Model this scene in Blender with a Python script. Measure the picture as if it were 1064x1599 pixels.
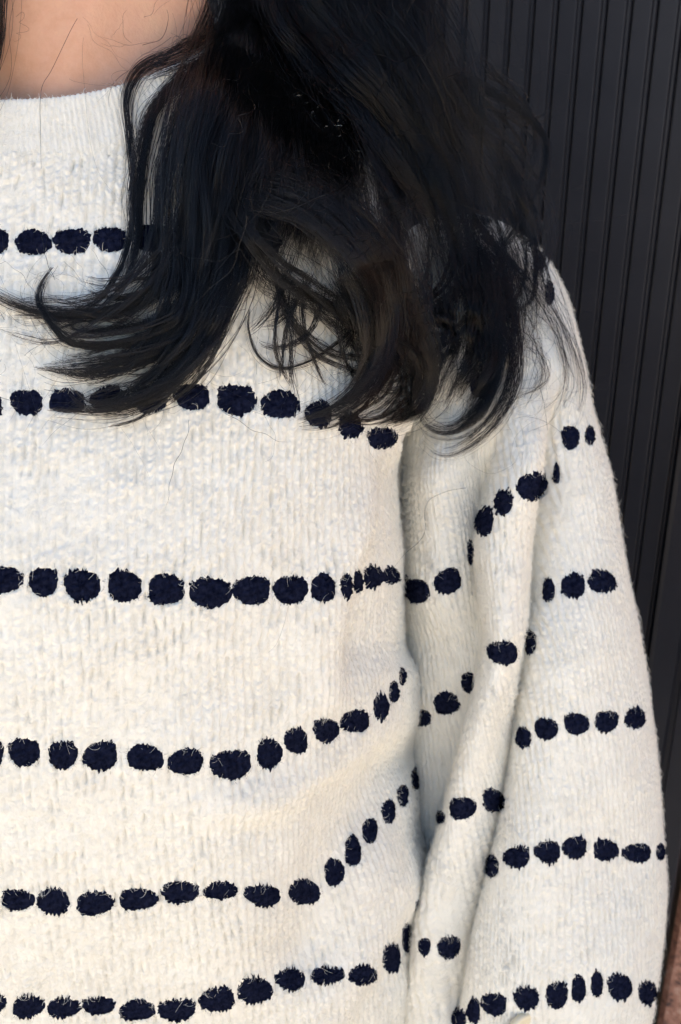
import bpy, math, random
import numpy as np
from mathutils import Vector
from mathutils.bvhtree import BVHTree

for o in list(bpy.data.objects):
    bpy.data.objects.remove(o)
scene = bpy.context.scene
C = scene.collection
rng = np.random.default_rng(7)
random.seed(7)

# ------------------------------------------------------------------ camera
SC = 0.85                      # metres per layout unit
CAM = np.array([0.0, 0.0, 1.42])
PITCH = math.radians(22.3)
FPX = 1500.0                   # focal length in photograph pixels
cam_d = bpy.data.cameras.new('camera')
cam = bpy.data.objects.new('camera', cam_d)
C.objects.link(cam)
cam.location = CAM
cam.rotation_euler = (math.pi / 2 - PITCH, 0, 0)
cam_d.sensor_fit = 'VERTICAL'
cam_d.sensor_height = 36.0
cam_d.sensor_width = 24.0
cam_d.lens = FPX / 1599.0 * 36.0
cam_d.clip_start = 0.02
cam_d.clip_end = 400
cam_d.dof.use_dof = True
cam_d.dof.focus_distance = 0.43
cam_d.dof.aperture_fstop = 13.0
scene.camera = cam

# ------------------------------------------------------------------ sky, sun, exposure
SUN_EL, SUN_AZ = math.radians(52), math.radians(12)   # the sun stands behind the wall
world = bpy.data.worlds.new('World')
scene.world = world
world.use_nodes = True
wn = world.node_tree
wn.nodes.clear()
sky = wn.nodes.new('ShaderNodeTexSky')
sky.sky_type = 'NISHITA'
sky.sun_disc = False
sky.sun_elevation = SUN_EL
sky.sun_rotation = SUN_AZ
sky.dust_density = 2.6
sky.air_density = 1.0
sky.ozone_density = 0.6
bg = wn.nodes.new('ShaderNodeBackground')
bg.inputs['Strength'].default_value = 0.083
wo = wn.nodes.new('ShaderNodeOutputWorld')
wn.links.new(sky.outputs[0], bg.inputs[0])
wn.links.new(bg.outputs[0], wo.inputs[0])
sd = bpy.data.lights.new('sun', 'SUN')
sd.energy = 5.0
sd.angle = math.radians(0.5)
sd.color = (1.0, 0.915, 0.775)
sun = bpy.data.objects.new('sun', sd)
C.objects.link(sun)
sdir = Vector((math.sin(SUN_AZ) * math.cos(SUN_EL), math.cos(SUN_AZ) * math.cos(SUN_EL), math.sin(SUN_EL)))
sun.rotation_euler = sdir.to_track_quat('Z', 'Y').to_euler()
sun.location = (1, 3, 6)
scene.view_settings.view_transform = 'Standard'
scene.view_settings.look = 'None'
scene.view_settings.gamma = 1.0
scene.view_settings.use_curve_mapping = False
scene.view_settings.exposure = 2.27

# ------------------------------------------------------------------ layout helpers
cp, sp = math.cos(PITCH), math.sin(PITCH)
FWD = np.array([0, cp, -sp]); UPV = np.array([0, sp, cp]); RGT = np.array([1.0, 0, 0])

def pix(px, py, d):
    """point on the line of sight through a photograph pixel at depth d (layout units)"""
    px, py, d = np.broadcast_arrays(np.asarray(px, float), np.asarray(py, float), np.asarray(d, float))
    return d[..., None] * (FWD + ((px - 532) / FPX)[..., None] * RGT + ((799.5 - py) / FPX)[..., None] * UPV)

def to_pix(p):
    d = p @ FWD
    return 532 + FPX * (p @ RGT) / d, 799.5 - FPX * (p @ UPV) / d, d

def Wd(p):
    return CAM + SC * np.asarray(p)

def vnoise(x, y, seed=0):
    r = np.random.default_rng(seed).random((64, 64))
    xi = np.floor(x).astype(int); yi = np.floor(y).astype(int)
    fx = x - xi; fy = y - yi
    fx = fx * fx * (3 - 2 * fx); fy = fy * fy * (3 - 2 * fy)
    a = r[xi % 64, yi % 64]; b = r[(xi + 1) % 64, yi % 64]
    c = r[xi % 64, (yi + 1) % 64]; d = r[(xi + 1) % 64, (yi + 1) % 64]
    return (a * (1 - fx) + b * fx) * (1 - fy) + (c * (1 - fx) + d * fx) * fy

def catmull(P, n):
    P = np.asarray(P, float)
    Q = np.vstack([2 * P[0] - P[1], P, 2 * P[-1] - P[-2]])
    t = np.linspace(0, len(P) - 1 - 1e-9, n)
    i = t.astype(int); f = (t - i)[:, None]
    p0, p1, p2, p3 = Q[i], Q[i + 1], Q[i + 2], Q[i + 3]
    return 0.5 * (2 * p1 + (p2 - p0) * f + (2 * p0 - 5 * p1 + 4 * p2 - p3) * f ** 2 + (3 * p1 - p0 - 3 * p2 + p3) * f ** 3)

def link(o, parent=None):
    C.objects.link(o)
    if parent is not None:
        o.parent = parent
    return o

def mesh_obj(name, verts, faces, mat, parent=None, smooth=True):
    me = bpy.data.meshes.new(name)
    verts = np.asarray(verts, dtype=np.float32)
    faces = np.asarray(faces, dtype=np.int32)
    me.vertices.add(len(verts)); me.vertices.foreach_set('co', verts.ravel())
    k = faces.shape[1]
    me.loops.add(faces.size); me.loops.foreach_set('vertex_index', faces.ravel())
    me.polygons.add(len(faces))
    me.polygons.foreach_set('loop_start', np.arange(len(faces), dtype=np.int32) * k)
    if smooth:
        me.polygons.foreach_set('use_smooth', np.ones(len(faces), dtype=bool))
    me.update(calc_edges=True); me.validate()
    me.materials.append(mat)
    return link(bpy.data.objects.new(name, me), parent)

def curves_obj(name, pts, rad, mat, parent=None):
    """pts (n, k, 3) world, rad (n, k)"""
    hc = bpy.data.hair_curves.new(name)
    n, k, _ = pts.shape
    hc.add_curves([k] * n)
    hc.attributes['position'].data.foreach_set('vector', pts.astype(np.float32).ravel())
    ra = hc.attributes.get('radius') or hc.attributes.new('radius', 'FLOAT', 'POINT')
    ra.data.foreach_set('value', rad.astype(np.float32).ravel())
    hc.materials.append(mat)
    return link(bpy.data.objects.new(name, hc), parent)

def grid_faces(nr, nc, wrap=False):
    i = np.arange(nr - 1)[:, None]; j = np.arange(nc if wrap else nc - 1)[None, :]
    j2 = (j + 1) % nc
    a = i * nc + j; b = i * nc + j2; c = (i + 1) * nc + j2; d = (i + 1) * nc + j
    return np.stack([a, d, c, b], -1).reshape(-1, 4)

def box_mesh(x0, x1, y0, y1, z0, z1):
    v = [(x, y, z) for z in (z0, z1) for y in (y0, y1) for x in (x0, x1)]
    f = [(0, 2, 3, 1), (4, 5, 7, 6), (0, 1, 5, 4), (2, 6, 7, 3), (0, 4, 6, 2), (1, 3, 7, 5)]
    return np.array(v), np.array(f)

def tag(o, label=None, cat=None, group=None, kind=None):
    for k, v in (('label', label), ('category', cat), ('group', group), ('kind', kind)):
        if v:
            o[k] = v
    return o

# ------------------------------------------------------------------ materials
def new_mat(name):
    m = bpy.data.materials.new(name); m.use_nodes = True
    nt = m.node_tree
    return m, nt, nt.nodes['Principled BSDF']

def noise_ramp(nt, scale, stops, detail=4.0, rough=0.6, coord='Object', vec_scale=None):
    tc = nt.nodes.new('ShaderNodeTexCoord')
    src = tc.outputs[coord]
    if vec_scale:
        mp = nt.nodes.new('ShaderNodeMapping'); mp.inputs['Scale'].default_value = vec_scale
        nt.links.new(src, mp.inputs[0]); src = mp.outputs[0]
    no = nt.nodes.new('ShaderNodeTexNoise')
    no.inputs['Scale'].default_value = scale; no.inputs['Detail'].default_value = detail
    no.inputs['Roughness'].default_value = rough
    nt.links.new(src, no.inputs['Vector'])
    cr = nt.nodes.new('ShaderNodeValToRGB')
    while len(cr.color_ramp.elements) < len(stops):
        cr.color_ramp.elements.new(0.5)
    for e, (p, c) in zip(cr.color_ramp.elements, stops):
        e.position = p; e.color = (*c, 1)
    nt.links.new(no.outputs[0], cr.inputs[0])
    return no, cr

def bump(nt, bsdf, src, strength, dist):
    b = nt.nodes.new('ShaderNodeBump')
    b.inputs['Strength'].default_value = strength; b.inputs['Distance'].default_value = dist
    nt.links.new(src, b.inputs['Height']); nt.links.new(b.outputs[0], bsdf.inputs['Normal'])

m_knit, nt, b = new_mat('cream_knit')
no, cr = noise_ramp(nt, 55, [(0.3, (0.76, 0.72, 0.625)), (0.7, (0.83, 0.795, 0.70))])
nt.links.new(cr.outputs[0], b.inputs['Base Color'])
b.inputs['Roughness'].default_value = 0.95
b.inputs['Specular IOR Level'].default_value = 0.1
b.inputs['Sheen Weight'].default_value = 0.15
no2, cr2 = noise_ramp(nt, 900, [(0.2, (0, 0, 0)), (0.8, (1, 1, 1))], 3)
bump(nt, b, no2.outputs[0], 0.5, 0.0008)

m_fuzz, nt, b = new_mat('cream_wool_fibre')
b.inputs['Base Color'].default_value = (0.84, 0.805, 0.71, 1)
b.inputs['Roughness'].default_value = 0.9
b.inputs['Specular IOR Level'].default_value = 0.1

m_navy, nt, b = new_mat('navy_wool')
no, cr = noise_ramp(nt, 480, [(0.3, (0.003, 0.004, 0.011)), (0.75, (0.014, 0.017, 0.038))], 3)
nt.links.new(cr.outputs[0], b.inputs['Base Color'])
b.inputs['Roughness'].default_value = 0.95
b.inputs['Specular IOR Level'].default_value = 0.0

m_skin, nt, b = new_mat('skin')
no, cr = noise_ramp(nt, 38, [(0.3, (0.56, 0.30, 0.18)), (0.5, (0.62, 0.35, 0.23)), (0.72, (0.67, 0.40, 0.25))], 8, 0.75)
nt.links.new(cr.outputs[0], b.inputs['Base Color'])
b.inputs['Roughness'].default_value = 0.5
b.inputs['Specular IOR Level'].default_value = 0.35
b.inputs['Subsurface Weight'].default_value = 0.18
b.inputs['Subsurface Radius'].default_value = (0.009, 0.003, 0.0015)
b.inputs['Subsurface Scale'].default_value = 0.6
no2, cr2 = noise_ramp(nt, 420, [(0.2, (0, 0, 0)), (0.8, (1, 1, 1))], 4)
bump(nt, b, no2.outputs[0], 0.5, 0.0008)

m_hair = bpy.data.materials.new('black_hair'); m_hair.use_nodes = True
nt = m_hair.node_tree; nt.nodes.clear()
hb = nt.nodes.new('ShaderNodeBsdfHairPrincipled')
hb.model = 'CHIANG'; hb.parametrization = 'COLOR'
hb.inputs['Color'].default_value = (0.0016, 0.0014, 0.0016, 1)
hb.inputs['IOR'].default_value = 1.37
hb.inputs['Roughness'].default_value = 0.15
hb.inputs['Radial Roughness'].default_value = 0.35
hb.inputs['Random Roughness'].default_value = 0.4
ho = nt.nodes.new('ShaderNodeOutputMaterial')
nt.links.new(hb.outputs[0], ho.inputs[0])

m_panel, nt, b = new_mat('dark_painted_metal')
no, cr = noise_ramp(nt, 30, [(0.3, (0.0085, 0.0092, 0.0138)), (0.7, (0.0118, 0.0126, 0.0178))], 6)
nt.links.new(cr.outputs[0], b.inputs['Base Color'])
b.inputs['Roughness'].default_value = 0.5
b.inputs['Specular IOR Level'].default_value = 0.3
no2, cr2 = noise_ramp(nt, 900, [(0.3, (0, 0, 0)), (0.7, (1, 1, 1))], 2)
bump(nt, b, no2.outputs[0], 0.12, 0.0005)

m_gran, nt, b = new_mat('red_granite')
no, cr = noise_ramp(nt, 110, [(0.40, (0.05, 0.03, 0.026)), (0.48, (0.26, 0.115, 0.075)), (0.56, (0.38, 0.19, 0.13)), (0.64, (0.46, 0.32, 0.25))], 8, 0.8)
nt.links.new(cr.outputs[0], b.inputs['Base Color'])
b.inputs['Roughness'].default_value = 0.55

m_pave, nt, b = new_mat('pale_paving')
no, cr = noise_ramp(nt, 6, [(0.3, (0.45, 0.38, 0.30)), (0.7, (0.56, 0.48, 0.38))], 8)
nt.links.new(cr.outputs[0], b.inputs['Base Color'])
b.inputs['Roughness'].default_value = 0.9

m_btn, nt, b = new_mat('cream_button_shell')
b.inputs['Base Color'].default_value = (0.74, 0.64, 0.44, 1)
b.inputs['Roughness'].default_value = 0.35

# ------------------------------------------------------------------ ground
v, f = box_mesh(-60, 60, -60, 60, -0.2, 0.0)
tag(mesh_obj('ground', v, f, m_pave, smooth=False), kind='structure')

# ------------------------------------------------------------------ ribbed wall behind
WP = Wd(pix(1052, 1400, 1.06)); WP[2] = 0
wdir = np.array([-math.cos(math.radians(29)), math.sin(math.radians(29)), 0.0])      # along the wall, to the left
wnor = np.array([-math.sin(math.radians(29)), -math.cos(math.radians(29)), 0.0])     # out of the wall, towards the camera
WALL_H = 2.7

def wall_pts(prof, z0, z1):
    """prof: (s along wall, h out of wall) closed outline -> prism"""
    prof = np.asarray(prof, float)
    n = len(prof)
    base = WP + prof[:, :1] * wdir + prof[:, 1:2] * wnor
    lo = base.copy(); lo[:, 2] = z0
    hi = base.copy(); hi[:, 2] = z1
    return np.vstack([lo, hi]), [[i, (i + 1) % n, (i + 1) % n + n, i + n] for i in range(n)]

def prism(name, prof, z0, z1, mat, parent=None):
    v, f = wall_pts(prof, z0, z1)
    n = len(prof)
    me = bpy.data.meshes.new(name)
    me.from_pydata([tuple(p) for p in v], [], f + [list(range(n))[::-1], list(range(n, 2 * n))])
    me.materials.append(mat); me.update()
    return link(bpy.data.objects.new(name, me), parent)

wall = prism('ribbed_wall', [(0.0, -0.12), (3.6, -0.12), (3.6, -0.006), (0.0, -0.006)], 0, WALL_H, m_panel)
tag(wall, 'dark blue grey ribbed metal wall behind the person', 'wall')
PITCHS = 0.0178
slat_me = None
for i in range(72):
    s0 = 0.052 + i * PITCHS
    w = PITCHS
    prof = [(0.0010, -0.0055), (0.0010, -0.0026), (0.0020, -0.0014), (0.0036, -0.0012), (0.0040, -0.0016), (0.0047, -0.0002), (0.0056, 0.0),
            (w - 0.0012, 0.0), (w - 0.0005, -0.0007), (w - 0.0003, -0.0020), (w - 0.0003, -0.0055)]
    if slat_me is None:
        sl = prism('slat', [(s0 + a, h) for a, h in prof], 0.004, WALL_H - 0.004, m_panel, wall)
        slat_me = sl.data
    else:
        o = bpy.data.objects.new('slat', slat_me)
        o.location = wdir * (i * PITCHS)
        link(o, wall)
prism('edge_trim', [(0.0, -0.0055), (0.0, 0.012), (0.003, 0.014), (0.020, 0.014), (0.022, 0.010), (0.026, 0.010), (0.028, 0.013), (0.046, 0.013), (0.050, 0.009), (0.050, -0.0055)], 0.003, WALL_H - 0.003, m_panel, wall)
pil = prism('stone_pillar', [(-1.6, -0.15), (-0.004, -0.15), (-0.004, -0.010), (-0.010, -0.004), (-1.6, -0.004)], 0, WALL_H, m_gran)
tag(pil, 'reddish brown granite pillar at the end of the ribbed wall', 'pillar')

# ------------------------------------------------------------------ the person
BX = -0.173
def ring_weights(ph):
    c, s = np.cos(ph), np.sin(ph)
    return c, s, c * c, np.where(s < 0, s * s, 0), np.where(s > 0, s * s, 0)

def interp_table(tab, n):
    return catmull(np.array(tab, float), n)

# body: hips to crown, one continuous surface   z, cy, a, b
btab = [(-0.66, 0.63, 0.155, 0.10), (-0.50, 0.63, 0.150, 0.12), (-0.35, 0.63, 0.150, 0.14), (-0.22, 0.63, 0.16, 0.13), (-0.12, 0.635, 0.17, 0.105),
        (-0.06, 0.64, 0.165, 0.095), (-0.03, 0.642, 0.142, 0.088), (0.0, 0.643, 0.116, 0.080), (0.03, 0.643, 0.102, 0.073), (0.064, 0.645, 0.094, 0.070),
        (0.10, 0.645, 0.078, 0.066), (0.15, 0.645, 0.064, 0.068), (0.185, 0.635, 0.068, 0.085), (0.23, 0.635, 0.082, 0.105), (0.30, 0.64, 0.088, 0.115),
        (0.37, 0.645, 0.082, 0.108), (0.42, 0.65, 0.055, 0.075), (0.44, 0.65, 0.006, 0.008)]
bt = interp_table(btab, 260)
bt[:, 2:] = np.maximum(bt[:, 2:], 0.004)
phb = np.linspace(0, 2 * np.pi, 160, endpoint=False)
c_, s_ = np.cos(phb), np.sin(phb)
bx = BX + bt[:, 2:3] * c_
by = bt[:, 1:2] + bt[:, 3:4] * s_
bz = np.repeat(bt[:, 0:1], len(phb), 1)
front = np.clip(-s_, 0, 1)[None, :]
def gau(x, z, x0, z0, sx, sz):
    return np.exp(-((x - x0) / sx) ** 2 - ((z - z0) / sz) ** 2)
by = by + front * (0.006 * gau(bx, bz, BX - 0.012, 0.012, 0.016, 0.020)                  # hollow of the throat
                   - 0.004 * gau(bx - 0.5 * (bz - 0.01), bz, BX + 0.018, 0.05, 0.012, 0.06)   # neck muscle
                   - 0.004 * gau(bx + 0.5 * (bz - 0.01), bz, BX - 0.042, 0.05, 0.012, 0.06)
                   - 0.003 * gau(bx, bz, BX + 0.06, 0.004, 0.06, 0.010)                    # collar bones
                   - 0.003 * gau(bx, bz, BX - 0.08, 0.004, 0.06, 0.010)
                   - 0.020 * gau(bx, bz, BX, 0.24, 0.013, 0.022)                           # nose
                   - 0.012 * gau(bx, bz, BX, 0.185, 0.03, 0.02)                            # chin
                   - 0.006 * gau(bx, bz, BX, 0.212, 0.022, 0.008)
                   + 0.008 * (gau(bx, bz, BX - 0.032, 0.275, 0.016, 0.012) + gau(bx, bz, BX + 0.032, 0.275, 0.016, 0.012)))
bv = np.stack([bx, by, bz], -1)
bf = grid_faces(len(bt), len(phb), True)
person = mesh_obj('person', Wd(bv.reshape(-1, 3)), bf[:, ::-1], m_skin)
tag(person, 'person with long black hair wearing a cream sweater with rows of navy dots', 'person')

# ---- knit relief -------------------------------------------------------------
def knit(u, v, pitch, rowp, amp, seed, vee=1.0):
    """u, v surface lengths; returns relief height: wales of V stitches, brushed and uneven"""
    ju = (vnoise(u / 0.016, v / 0.03, seed) - 0.5) * 0.6 + (vnoise(u / 0.004, v / 0.006, seed + 1) - 0.5) * 0.3
    jv = (vnoise(u / 0.009, v / 0.010, seed + 2) - 0.5) * 1.5
    su = u / pitch + ju
    fu = su - np.floor(su) - 0.5
    g = v / rowp + jv + np.abs(fu) * 1.4 * vee + 0.37 * np.floor(su)
    st = 0.5 + 0.5 * np.cos(2 * np.pi * g)
    wale = 1 - np.abs(2 * fu) ** 2.2
    soft = 0.35 + 0.9 * vnoise(u / 0.035, v / 0.022, seed + 3)
    h = soft * (0.60 * wale + 0.50 * st * (0.35 + 0.65 * wale))
    lump = vnoise(u / 0.009, v / 0.012, seed + 4) * 0.35 + vnoise(u / 0.0026, v / 0.0036, seed + 5) * 0.5
    iu = np.floor(su + .5).astype(int); iv = np.floor(g * .5).astype(int)
    hsh = np.random.default_rng(seed + 9).random((97, 89))[iu % 97, iv % 89]
    pit = np.exp(-((0.5 - np.abs(fu)) / 0.17) ** 2) * np.sin(np.pi * (g * .5 - iv)) ** 2 * np.clip((hsh - .45) * 4, 0, 1) * (0.4 + 1.1 * vnoise(u / 0.03, v / 0.05, seed + 6))
    return amp * (h + lump - 1.0 - 0.95 * pit)

def grid_normals(V):
    du = np.gradient(V, axis=1); dv = np.gradient(V, axis=0)
    n = np.cross(du, dv)
    n /= np.linalg.norm(n, axis=-1, keepdims=True) + 1e-12
    return n

# ---- where the navy dots sit on the cloth (photograph column, row, width, height, tilt)
torso_dots = [
    (-8, 378, 42, 38), (52, 378, 50, 38), (113, 377, 52, 38), (173, 374, 46, 38), (238, 372, 55, 36), (296, 374, 50, 36), (354, 376, 50, 36), (412, 380, 50, 36),
    (-20, 632, 46, 36), (42, 628, 46, 38), (105, 626, 50, 36), (170, 622, 50, 36), (236, 624, 46, 38), (301, 619, 52, 40), (369, 624, 60, 44), (438, 631, 54, 42), (498, 646, 40, 38), (547, 664, 34, 38), (597, 684, 42, 32), (639, 692, 26, 40),
    (8, 905, 48, 40), (68, 908, 44, 42), (129, 914, 54, 44), (194, 915, 52, 44), (259, 920, 52, 48), (328, 925, 60, 44), (394, 922, 54, 42), (454, 921, 48, 42), (505, 918, 38, 40), (541, 915, 17, 36), (559, 908, 14, 36), (582, 901, 28, 32), (611, 899, 26, 24),
    (-14, 1176, 40, 36), (38, 1174, 48, 40), (98, 1178, 46, 38), (158, 1180, 50, 42), (227, 1183, 52, 38), (291, 1189, 52, 38), (361, 1194, 56, 44), (420, 1177, 36, 44), (463, 1156, 34, 38), (509, 1140, 36, 36), (555, 1126, 42, 34), (595, 1104, 24, 36), (615, 1080, 14, 32), (628, 1056, 9, 26),
    (-30, 1400, 40, 32), (27, 1405, 46, 32), (83, 1407, 52, 34), (148, 1410, 56, 34), (215, 1404, 56, 32), (281, 1393, 52, 32), (345, 1390, 46, 26), (411, 1398, 52, 28), (475, 1393, 48, 36), (522, 1362, 28, 42), (551, 1329, 24, 44), (578, 1297, 22, 38), (607, 1267, 20, 36), (629, 1242, 16, 34), (649, 1216, 13, 34),
    (-4, 1565, 26, 24), (44, 1571, 46, 28), (100, 1573, 50, 26), (154, 1570, 46, 26), (215, 1577, 52, 28), (276, 1577, 54, 30), (340, 1560, 52, 34), (398, 1546, 48, 38), (454, 1529, 42, 30), (511, 1523, 48, 20), (567, 1522, 44, 24), (612, 1496, 26, 42), (637, 1464, 18, 42), (655, 1425, 13, 38)]
sleeve_dots = [
    (634, 916, 12, 34), (652, 923, 34, 38), (699, 908, 44, 34, -25), (735, 862, 10, 38), (757, 814, 26, 40, 15), (787, 784, 26, 36, 15), (831, 759, 48, 38, -20), (869, 740, 10, 30),
    (655, 1121, 36, 26, 15), (697, 1098, 36, 34, -20), (731, 1065, 20, 30), (785, 1019, 44, 36), (828, 1003, 18, 36),
    (688, 1276, 14, 18), (722, 1262, 38, 34), (771, 1250, 34, 34, -25), (663, 1478, 18, 26), (701, 1479, 36, 30, -10),
    (891, 683, 26, 36), (921, 680, 14, 30), (857, 921, 17, 34), (895, 915, 38, 32), (940, 908, 40, 34),
    (818, 1152, 22, 30), (853, 1138, 36, 30), (900, 1130, 36, 32), (947, 1126, 36, 32), (992, 1121, 30, 30),
    (768, 1352, 20, 34), (807, 1338, 40, 30), (856, 1330, 36, 32), (898, 1323, 36, 30), (946, 1327, 36, 30), (995, 1332, 40, 28), (1031, 1330, 12, 24),
    (716, 1590, 22, 28), (740, 1578, 20, 36), (772, 1568, 38, 34), (822, 1558, 40, 30), (870, 1553, 34, 36), (904, 1544, 22, 38), (932, 1536, 18, 38), (968, 1541, 36, 36), (1011, 1550, 28, 32),
    (752, 602, 36, 36), (692, 492, 38, 40), (858, 458, 14, 36), (843, 408, 18, 28)]

def dot_mask(dots, grow=1.0):
    m = np.zeros((1640, 1120), bool)     # where the yarn is navy (row 20 = photograph row 0, column 30 = column 0)
    yy, xx = np.mgrid[0:1640, 0:1120]
    for d in dots:
        px, py, w, h = d[:4]
        a0, a1 = max(0, int(py - h) + 20), min(1640, int(py + h) + 20)
        b0, b1 = max(0, int(px - w) + 30), min(1120, int(px + w) + 30)
        X = (xx[a0:a1, b0:b1] - 30 - px) / (w * .5 * grow); Y = (yy[a0:a1, b0:b1] - 20 - py) / (h * .5 * grow)
        m[a0:a1, b0:b1] |= np.abs(X) ** 2.5 + np.abs(Y) ** 2.5 < 1.0
    return m
def in_mask(m, PX, PY):
    return m[np.clip(PY + 20, 0, 1639).astype(int), np.clip(PX + 30, 0, 1119).astype(int)]
tmask = dot_mask(torso_dots); smask = dot_mask(sleeve_dots)
tmask_s = dot_mask(torso_dots, 1.17); smask_s = dot_mask(sleeve_dots, 1.17)
tmask_b = dot_mask(torso_dots, 1.3); smask_b = dot_mask(sleeve_dots, 1.3)

# ---- torso of the sweater ------------------------------------------------------
#        zf      zs      zb     yfront  cy     a
ttab = [(-0.0165, 0.019, 0.048, 0.5345, 0.628, 0.135), (-0.031, 0.008, 0.035, 0.5255, 0.63, 0.150), (-0.050, -0.010, 0.016, 0.514, 0.63, 0.172),
        (-0.085, -0.050, -0.03, 0.493, 0.63, 0.204), (-0.13, -0.11, -0.09, 0.467, 0.63, 0.222), (-0.172, -0.165, -0.15, 0.444, 0.625, 0.222),
        (-0.214, -0.214, -0.20, 0.4255, 0.62, 0.217), (-0.255, -0.255, -0.25, 0.412, 0.62, 0.215), (-0.297, -0.297, -0.297, 0.402, 0.62, 0.215),
        (-0.340, -0.340, -0.34, 0.396, 0.62, 0.219), (-0.382, -0.382, -0.382, 0.394, 0.62, 0.227), (-0.425, -0.425, -0.425, 0.395, 0.62, 0.236),
        (-0.467, -0.467, -0.467, 0.397, 0.62, 0.238), (-0.51, -0.51, -0.51, 0.400, 0.62, 0.246), (-0.56, -0.56, -0.56, 0.405, 0.62, 0.252),
        (-0.62, -0.62, -0.62, 0.415, 0.62, 0.246), (-0.66, -0.66, -0.66, 0.425, 0.62, 0.212)]
NTR = 760
T0 = interp_table(ttab, 2000)
# even spacing along the front line
arc = np.concatenate([[0], np.cumsum(np.hypot(np.diff(T0[:, 0]), np.diff(T0[:, 3])))])
vv = np.linspace(0, arc[-1], NTR)
TT = np.stack([np.interp(vv, arc, T0[:, k]) for k in range(6)], 1)
phd = np.linspace(math.radians(-112), math.radians(2), 560)              # the side towards the arm and the front, fine
phc = np.linspace(math.radians(2), math.radians(248), 60)[1:-1]
pht = np.concatenate([phd, phc])
def supe(c, n=2.35):
    return np.sign(c) * np.abs(c) ** (2 / n)
c0, s0 = np.cos(pht), np.sin(pht)
c, s, ws, wf, wb = ring_weights(pht)
tx = BX + TT[:, 5:6] * supe(c0)
ty = TT[:, 4:5] + np.where(s0 < 0, TT[:, 4:5] - TT[:, 3:4], 0.10) * supe(s0)
tz = TT[:, 0:1] * wf + TT[:, 1:2] * ws + TT[:, 2:3] * wb
V = np.stack([tx, ty, tz], -1)
# u: arc length round the bust ring
mid = NTR // 2
uu = np.concatenate([[0], np.cumsum(np.linalg.norm(np.diff(V[mid], axis=0), axis=1))])
U2, V2 = np.meshgrid(uu, vv)
cj = int(np.argmin(np.abs(pht + np.pi / 2)))
seg_ = np.concatenate([np.zeros((NTR, 1)), np.cumsum(np.linalg.norm(np.diff(V, axis=1), axis=-1), axis=1)], 1)
U2 = seg_ - seg_[:, cj:cj + 1]
N = grid_normals(V)
if (N[mid, 200] @ np.array([0, -1, 0])) < 0:
    N = -N
# soft folds drawn on the cloth: they run from the armpit down and across the front
PXt, PYt, _ = to_pix(V)
def fold_line(PX, PY, pts, wl, wr, amp, fade=120, sharp=2.0):
    """ridge (amp > 0) or groove (amp < 0) whose crest follows pts; wl/wr = width left/right"""
    P = catmull(np.array(pts, float), 60)
    o = np.argsort(P[:, 1]); P = P[o]
    x = np.interp(PY, P[:, 1], P[:, 0])
    e = np.clip((PY - P[0, 1]) / fade, 0, 1) * np.clip((P[-1, 1] - PY) / fade, 0, 1) if fade else 1.0
    e = e * e * (3 - 2 * e) if fade else e
    d = PX - x
    w = np.where(d < 0, wl, wr)
    return amp * e * np.exp(-np.abs(d / w) ** sharp)
fr = np.clip(-s0 * 2 + 1.2, 0, 1)[None, :]
disp = fr * (fold_line(PXt, PYt, [(640, 640), (600, 800), (560, 900), (545, 1000), (530, 1100)], 26, 36, -0.010, 110)
             + fold_line(PXt, PYt, [(600, 700), (560, 860), (520, 960), (490, 1100), (430, 1220)], 60, 40, 0.010, 150)
             + fold_line(PXt, PYt, [(650, 1000), (610, 1110), (540, 1180), (430, 1240), (380, 1300)], 90, 60, 0.008, 60)
             + fold_line(PXt, PYt, [(660, 1120), (600, 1230), (540, 1330), (500, 1420), (440, 1560)], 60, 45, -0.012, 90)
             + fold_line(PXt, PYt, [(650, 1280), (610, 1400), (560, 1500), (500, 1620), (450, 1750)], 70, 50, 0.010, 110)
             + fold_line(PXt, PYt, [(660, 1390), (630, 1480), (560, 1580), (480, 1700)], 45, 45, -0.007, 80)
             + fold_line(PXt, PYt, [(330, 1050), (300, 1200), (330, 1330), (360, 1480), (340, 1650)], 90, 110, 0.006, 150)
             + 0.006 * (vnoise(PXt / 230 + 9, PYt / 300 + 5, 41) - 0.5) * np.clip((PYt - 600) / 300, 0, 1))
V = V + disp[..., None] * N
N = grid_normals(V)
if (N[mid, 200] @ np.array([0, -1, 0])) < 0:
    N = -N
dense = np.clip((559 - np.arange(len(pht))) / 12, 0, 1)[None, :]
KP = 0.0047
hk = knit(U2, V2, KP, KP * 0.95, 0.0017, 11)
hk = np.where(in_mask(tmask, *to_pix(V)[:2]), -0.0012, hk) * dense
VT = V + hk[..., None] * N
tors_f = grid_faces(NTR, len(pht), True)
sweater = mesh_obj('sweater', Wd(VT.reshape(-1, 3)), tors_f[:, ::-1], m_knit, person)
sweater['label'] = 'fuzzy cream knitted sweater with rows of navy dots'
torso_grid = (VT[:, :560], N[:, :560])

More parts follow.
